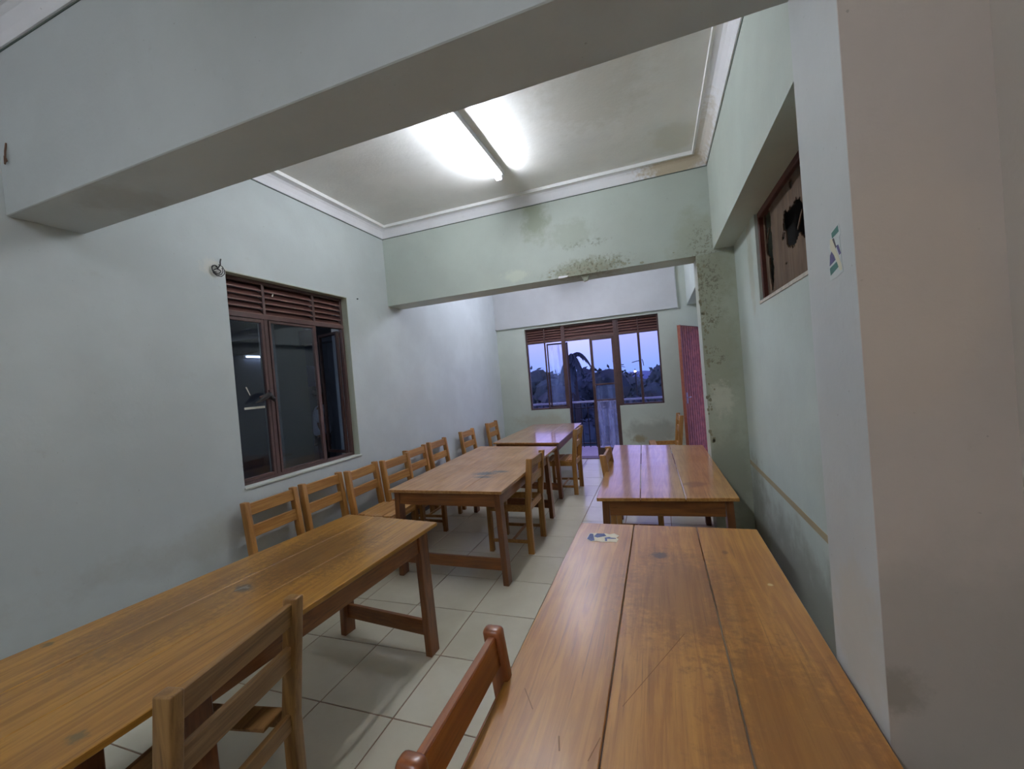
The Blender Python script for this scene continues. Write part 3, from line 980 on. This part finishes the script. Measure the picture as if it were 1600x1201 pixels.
MB().prism([(X - .0006, y, z) for y, z in [(1.286, 1.94), (1.274, 1.938), (1.228, 1.862), (1.228, 1.850), (1.24, 1.850), (1.262, 1.888), (1.288, 1.915)]], (.0005, 0, 0)).build('torn_strip', sc_, st)

b = MB()
random.seed(2)
for k in range(4):
    cy_, cz_ = 2.20 + .006 * k, 2.655 - .004 * k
    rr_ = .026 + .006 * k
    b.tube([(XL + .006 + .004 * k + .002 * q, cy_ + rr_ * math.cos(.7 * q + k), cz_ + rr_ * math.sin(.7 * q + k)) for q in range(8)], .0032, 5)
b.tube([(XL + .02, 2.215, 2.66), (XL + .025, 2.235, 2.69), (XL + .03, 2.232, 2.71), (XL + .025, 2.242, 2.735)], .005, 5)
b.tube([(XL, 2.20, 2.65), (XL + .03, 2.205, 2.655), (XL + .035, 2.23, 2.64)], .004, 5)
wb = b.build('wire_stub', M['iron'])
tag(wb, 'knot of cut dark wires poking from the left wall above the window corner', 'wires')
b = MB()
b.tube([(-2.98, Y1 - .001, 3.04), (-2.978, Y1 - .008, 2.995), (-2.972, Y1 - .012, 2.965), (-2.966, Y1 - .010, 2.945), (-2.975, Y1 - .014, 2.93), (-2.984, Y1 - .01, 2.945), (-2.976, Y1 - .012, 2.97)], .004, 6)
b2 = b.build('wire_hook', plain('rusty_wire', (110, 80, 62), .7))
tag(b2, 'small rusty wire hook on the near beam at the left edge', 'hook')
b = MB().tube([(XL, 3.763, 2.675), (XL + .012, 3.763, 2.675)], .007, 8)
tag(b.build('nail', M['iron']), 'dark nail in the left wall right of the window top', 'nail')

# ------------------------------------------------------------------ the dim room seen through the left window
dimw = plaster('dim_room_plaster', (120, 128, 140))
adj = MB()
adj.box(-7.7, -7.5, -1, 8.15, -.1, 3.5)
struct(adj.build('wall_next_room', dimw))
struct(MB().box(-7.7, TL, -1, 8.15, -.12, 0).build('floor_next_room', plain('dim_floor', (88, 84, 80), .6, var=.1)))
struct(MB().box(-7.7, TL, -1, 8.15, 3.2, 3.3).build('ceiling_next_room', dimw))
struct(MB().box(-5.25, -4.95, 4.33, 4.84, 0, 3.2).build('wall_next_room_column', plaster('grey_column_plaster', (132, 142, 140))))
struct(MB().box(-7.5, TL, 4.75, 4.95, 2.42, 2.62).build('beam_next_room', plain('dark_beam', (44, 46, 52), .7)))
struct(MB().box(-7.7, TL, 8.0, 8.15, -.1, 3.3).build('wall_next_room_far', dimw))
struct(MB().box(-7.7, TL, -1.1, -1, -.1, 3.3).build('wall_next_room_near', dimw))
nb = MB().box(-7.498, -7.48, 7.27, 7.62, 1.87, 2.34, .004).build('notice_board', plain('pale_notice_paper', (190, 200, 235), .6))
tag(nb, 'pale notice sheet on the far wall of the dim room behind the left window', 'notice')
r = empty('dim_tube_light', (-7.48, 6.25, 2.50))
MB().box(-.02, .03, -.42, .42, .0, .05, .003).build('batten', M['white_metal'], r)
MB().tube([(.045, -.4, .012), (.045, .4, .012)], .013, 10).build('tube', M['tube_dim'], r)
tag(r, 'dim tube light glimpsed through the left window', 'light')

r = empty('dim_tube_light', (-4.7, 2.0, 3.19))  # unseen lamp, added to brighten the person and column behind the glass
MB().box(-.03, .03, -.62, .62, -.05, .0, .003).build('batten', M['white_metal'], r)
MB().tube([(0, -.6, -.075), (0, .6, -.075)], .014, 10).build('tube', M['tube_added'], r)
tag(r, 'added unseen tube light on the ceiling of the dim room behind the left window', 'light')

# person standing in the dim room
skin_m = plain('brown_skin', (96, 66, 50), .6)
shirt_m = plain('pale_blue_shirt', (206, 216, 238), .8, var=.08)
trouser_m = plain('dark_trousers', (36, 38, 46), .8)
hair_m = plain('black_hair', (16, 14, 14), .7)


def skin_body(name, verts, edges, mat, parent, sub=2):
    me = bpy.data.meshes.new(name)
    me.from_pydata([v[0] for v in verts], edges, [])
    o = bpy.data.objects.new(name, me)
    C.objects.link(o)
    o.parent = parent
    sk = o.modifiers.new('skin', 'SKIN')
    sl = me.skin_vertices[0].data if me.skin_vertices else None
    if sl is None:
        me.skin_vertices.new() if hasattr(me.skin_vertices, 'new') else None
        sl = me.skin_vertices[0].data
    for i, v in enumerate(verts):
        sl[i].radius = v[1]
    sl[0].use_root = True
    ss = o.modifiers.new('sub', 'SUBSURF')
    ss.levels = ss.render_levels = sub
    me.materials.append(mat)
    return o


per = empty('person', (-6.0, 6.1, 0), math.radians(40))
try:
    # pelvis, spine, neck, head; +x is forward
    V = [((0, 0, .95), (.13, .16)), ((0, 0, 1.15), (.11, .14)), ((.01, 0, 1.36), (.12, .17)), ((0, 0, 1.47), (.06, .065)), ((.02, 0, 1.54), (.055, .055)), ((.03, 0, 1.62), (.10, .085)), ((.025, 0, 1.69), (.12, .10)),
         ((0, .19, 1.40), (.055, .055)), ((-.02, .23, 1.12), (.042, .042)), ((.06, .22, .90), (.032, .032)), ((.08, .21, .82), (.03, .018)),
         ((0, -.19, 1.40), (.055, .055)), ((-.02, -.23, 1.12), (.042, .042)), ((.06, -.22, .90), (.032, .032)), ((.08, -.21, .82), (.03, .018)),
         ((0, .09, .88), (.09, .09)), ((.01, .1, .5), (.06, .06)), ((-.01, .1, .09), (.042, .042)), ((.12, .11, .035), (.04, .03)),
         ((0, -.09, .88), (.09, .09)), ((.01, -.1, .5), (.06, .06)), ((-.01, -.1, .09), (.042, .042)), ((.12, -.11, .035), (.04, .03))]
    E_ = [(0, 1), (1, 2), (2, 3), (3, 4), (4, 5), (5, 6), (2, 7), (7, 8), (8, 9), (9, 10), (2, 11), (11, 12), (12, 13), (13, 14), (0, 15), (15, 16), (16, 17), (17, 18), (0, 19), (19, 20), (20, 21), (21, 22)]
    skin_body('body', V, E_, skin_m, per)
    S = [((0, 0, .88), (.17, .20)), ((0, 0, 1.0), (.165, .195)), ((0, 0, 1.18), (.16, .19)), ((.01, 0, 1.34), (.16, .19)), ((0, 0, 1.46), (.085, .10)),
         ((0, .13, 1.40), (.105, .105)), ((0, .205, 1.34), (.088, .088)), ((-.01, .228, 1.14), (.078, .078)),
         ((0, -.13, 1.40), (.105, .105)), ((0, -.205, 1.34), (.088, .088)), ((-.01, -.228, 1.14), (.078, .078))]
    skin_body('shirt', S, [(0, 1), (1, 2), (2, 3), (3, 4), (3, 5), (5, 6), (6, 7), (3, 8), (8, 9), (9, 10)], shirt_m, per)
    T = [((0, 0, .96), (.15, .175)), ((0, .095, .84), (.105, .105)), ((.01, .1, .5), (.085, .085)), ((0, .1, .1), (.07, .07)), ((0, -.095, .84), (.105, .105)), ((.01, -.1, .5), (.085, .085)), ((0, -.1, .1), (.07, .07))]
    skin_body('trousers', T, [(0, 1), (1, 2), (2, 3), (0, 4), (4, 5), (5, 6)], trouser_m, per)
    skin_body('hair', [((-.035, 0, 1.64), (.10, .098)), ((-.03, 0, 1.70), (.118, .11)), ((.0, 0, 1.75), (.11, .10))], [(0, 1), (1, 2)], hair_m, per)
except Exception as ex:
    print('person failed', ex)
tag(per, 'person in a pale shirt and dark trousers standing behind the left window, side-on', 'person')

# ------------------------------------------------------------------ balcony and dusk landscape
struct(MB().box(-4.2, 1.6, FT, 9.45, -.2, -.02).build('balcony_floor', plain('lilac_balcony_screed', (150, 135, 142), .5, var=.12)))
rl = empty('balcony_railing', (0, 9.34, 0))
b = MB().box(-4.2, 1.6, -.035, .035, .985, 1.025, .004); b.build('top_rail', plain('pale_grey_rail_paint', (190, 192, 205), .5), rl)
MB().box(-4.2, 1.6, -.012, .012, .05, .075).build('bottom_rail', M['iron'], rl)
MB().box(-4.2, 1.6, -.012, .012, .86, .88).build('middle_rail', M['iron'], rl)
bar = None
x = -4.15
while x < 1.6:
    if bar is None:
        bar = MB().box(-.009, .009, -.009, .009, -.02, .985).build('bar', M['iron'], rl)
        bar.location = (x, 0, 0)
    else:
        q = bar.copy(); C.objects.link(q); q.parent = rl; q.location = (x, 0, 0)
    x += .145
for xx in (-2.9, -.6, .9):
    MB().box(xx - .022, xx + .022, -.022, .022, -.02, .99, .003).build('post', plain('rail_post_paint', (120, 122, 136), .5), rl)
tag(rl, 'balcony railing with pale top rail and thin dark bars outside the far door', 'railing')

struct(MB().box(-160, 160, 14, 320, -7.2, -7).build('ground', plain('dark_grass_ground', (34, 44, 42), .9, var=.3, nscale=.3)))
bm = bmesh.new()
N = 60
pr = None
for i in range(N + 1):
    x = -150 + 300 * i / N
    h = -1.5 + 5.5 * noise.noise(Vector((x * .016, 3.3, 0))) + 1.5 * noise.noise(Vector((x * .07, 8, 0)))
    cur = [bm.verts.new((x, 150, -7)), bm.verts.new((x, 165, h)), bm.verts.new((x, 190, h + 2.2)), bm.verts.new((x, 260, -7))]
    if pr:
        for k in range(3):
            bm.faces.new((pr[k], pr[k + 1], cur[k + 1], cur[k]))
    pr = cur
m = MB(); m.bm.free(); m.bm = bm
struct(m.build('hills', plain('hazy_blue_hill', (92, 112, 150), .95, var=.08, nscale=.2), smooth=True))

leafm = plain('dusky_green_leaves', (52, 72, 74), .75, var=.3, nscale=.8)
leafd = plain('dark_green_leaves', (34, 50, 58), .75, var=.3, nscale=.8)
trunkm = plain('dark_bark', (40, 36, 36), .9)


def tree(px, py, base, top, rad, label, mat, seed, n=1500, ls=.35):
    random.seed(seed)
    r = empty('tree', (px, py, base))
    hh = top - base
    MB().tube([(0, 0, 0), (.1, 0, hh * .3), (0, .1, hh * .7)], [rad * .1, rad * .07, rad * .03], 8).build('trunk', trunkm, r)
    b = MB()
    lumps = []
    for k in range(11):
        a = random.random() * 6.283
        q = random.random() ** .5
        lumps.append((Vector((rad * .62 * q * math.cos(a), rad * .62 * q * math.sin(a), hh * random.uniform(.42, .86))), rad * random.uniform(.35, .55)))
    lumps.append((Vector((0, 0, hh - rad * .4)), rad * .42))
    for (c_, rr) in lumps:
        for k in range(n // 12):
            d = Vector((random.gauss(0, 1), random.gauss(0, 1), random.gauss(0, 1))).normalized()
            p = c_ + d * rr * random.uniform(.55, 1.05)
            u = Vector((random.gauss(0, 1), random.gauss(0, 1), random.gauss(0, 1))).normalized()
            v_ = u.cross(d).normalized()
            s_ = ls * random.uniform(.6, 1.3)
            b.bm.faces.new([b.bm.verts.new(p + u * s_ * .5 + v_ * s_ * .1), b.bm.verts.new(p + v_ * s_ * .3), b.bm.verts.new(p - u * s_ * .5), b.bm.verts.new(p - v_ * s_ * .3)])
        ico = bmesh.ops.create_icosphere(b.bm, subdivisions=2, radius=rr * .8, matrix=Matrix.Translation(c_))
        for v2 in ico['verts']:
            v2.co += (v2.co - c_) * .25 * noise.noise(v2.co * 1.4)
    f = b.build('foliage', mat, r)
    f['kind'] = 'stuff'
    tag(r, label, 'tree', 'trees beyond the balcony')
    return r


def at(u, v, y):
    """place a thing: point on the sight line through (u,v) at depth y"""
    d = RT * ((u - 800) / 645.214) - UP * ((v - 600.5) / 645.214) + FW
    t = y / d.y
    return (d.x * t, y, H + d.z * t)


for k, (u, vt, y, rad, lb, mt, ls) in enumerate([
        (838, 574, 34, 3.0, 'dark bushy tree seen through the left end of the far windows', leafm, .4),
        (862, 585, 42, 3.0, 'low round tree behind the open casement', leafm, .4),
        (912, 572, 26, 3.2, 'dark tree mass beside the tall palm', leafd, .4),
        (946, 586, 60, 5.0, 'distant tree in haze through the right door leaf', leafm, .6),
        (975, 580, 48, 3.6, 'tree left of the street lamp', leafm, .5),
        (1006, 588, 45, 3.4, 'tree right of the street lamp', leafm, .5),
        (1030, 568, 36, 2.8, 'taller tree at the right end of the far windows', leafm, .4),
        (880, 590, 55, 4.5, 'tree behind the palm trunk', leafd, .5),
        (1060, 575, 50, 4., 'tree beyond the right window jamb', leafm, .5),
        (800, 560, 50, 4., 'tree beyond the left window jamb', leafm, .5)]):
    p = at(u, vt, y)
    tree(p[0], p[1], -7, p[2], rad, lb, mt, 20 + k, 1500, ls)

# lower shrubs filling the slope below the balcony
for k in range(9):
    u = 815 + k * 27
    p = at(u, 618 + (k % 3) * 8, 22 + (k * 7) % 5)
    tree(p[0], p[1], -7, p[2], 2.3, 'dark tree below the %s' % ['left window', 'open casement', 'left door post', 'open door leaf', 'door meeting stile', 'closed door leaf', 'right door post', 'right window mullion', 'right window edge'][k], leafd, 60 + k, 1100, .3)

# tall palm with drooping fronds
pc = at(893, 556, 22)
pm = empty('palm_tree', (pc[0], pc[1], -7))
hh = pc[2] + 7
MB().tube([(0, 0, 0), (.15, 0, hh * .5), (0, 0, hh)], [.25, .18, .15], 8).build('trunk', trunkm, pm)
random.seed(9)
for k in range(17):
    a = k * 2.4 + random.uniform(-.3, .3)
    el_ = random.uniform(.25, .9) if k % 3 else random.uniform(-.2, .2)
    Lf = random.uniform(.75, 1.35)
    b = MB()
    pts = []
    for q in range(8):
        t = q / 7
        pts.append(Vector((math.cos(a) * Lf * t * .75, math.sin(a) * Lf * t * .75, hh + Lf * (el_ * t - 1.25 * t * t))))
    b.tube(pts, [.04 * (1 - .8 * q / 7) for q in range(8)], 5)
    sd = Vector((-math.sin(a), math.cos(a), 0))
    for q in range(7):
        for h_ in range(4):
            p = pts[q].lerp(pts[q + 1], h_ / 4)
            dr = (pts[q + 1] - pts[q]).normalized()
            ll = .5 * (1 - abs(q - 3) / 6) * random.uniform(.7, 1.2)
            for s_ in (-1, 1):
                tip = p + sd * s_ * ll * .55 + dr * ll * .4 - Vector((0, 0, ll * .6))
                b.bm.faces.new([b.bm.verts.new(p + dr * .09), b.bm.verts.new(p - dr * .09), b.bm.verts.new(tip)])
    b.build('frond', leafd, pm)
tag(pm, 'tall palm with drooping fronds standing above the trees beyond the open door', 'palm')

# street lamp glowing among the trees
lp = at(993, 582, 30)
ls_ = empty('street_lamp', (lp[0], lp[1], -7))
MB().tube([(0, 0, 0), (0, 0, lp[2] + 7.1)], [.08, .05], 8).build('pole', M['iron'], ls_)
MB().tube([(0, 0, lp[2] + 7.1), (0, -.5, lp[2] + 7.25)], .03, 6).build('arm', M['iron'], ls_)
b = MB(); bmesh.ops.create_icosphere(b.bm, subdivisions=2, radius=.075, matrix=Matrix.Translation((0, -.55, lp[2] + 7.1)) @ Matrix.Diagonal((1, 1, .7, 1)))
b.build('lamp_head', M['lamp_glow'], ls_, True)
tag(ls_, 'small glowing street lamp among the trees beyond the right window', 'lamp')
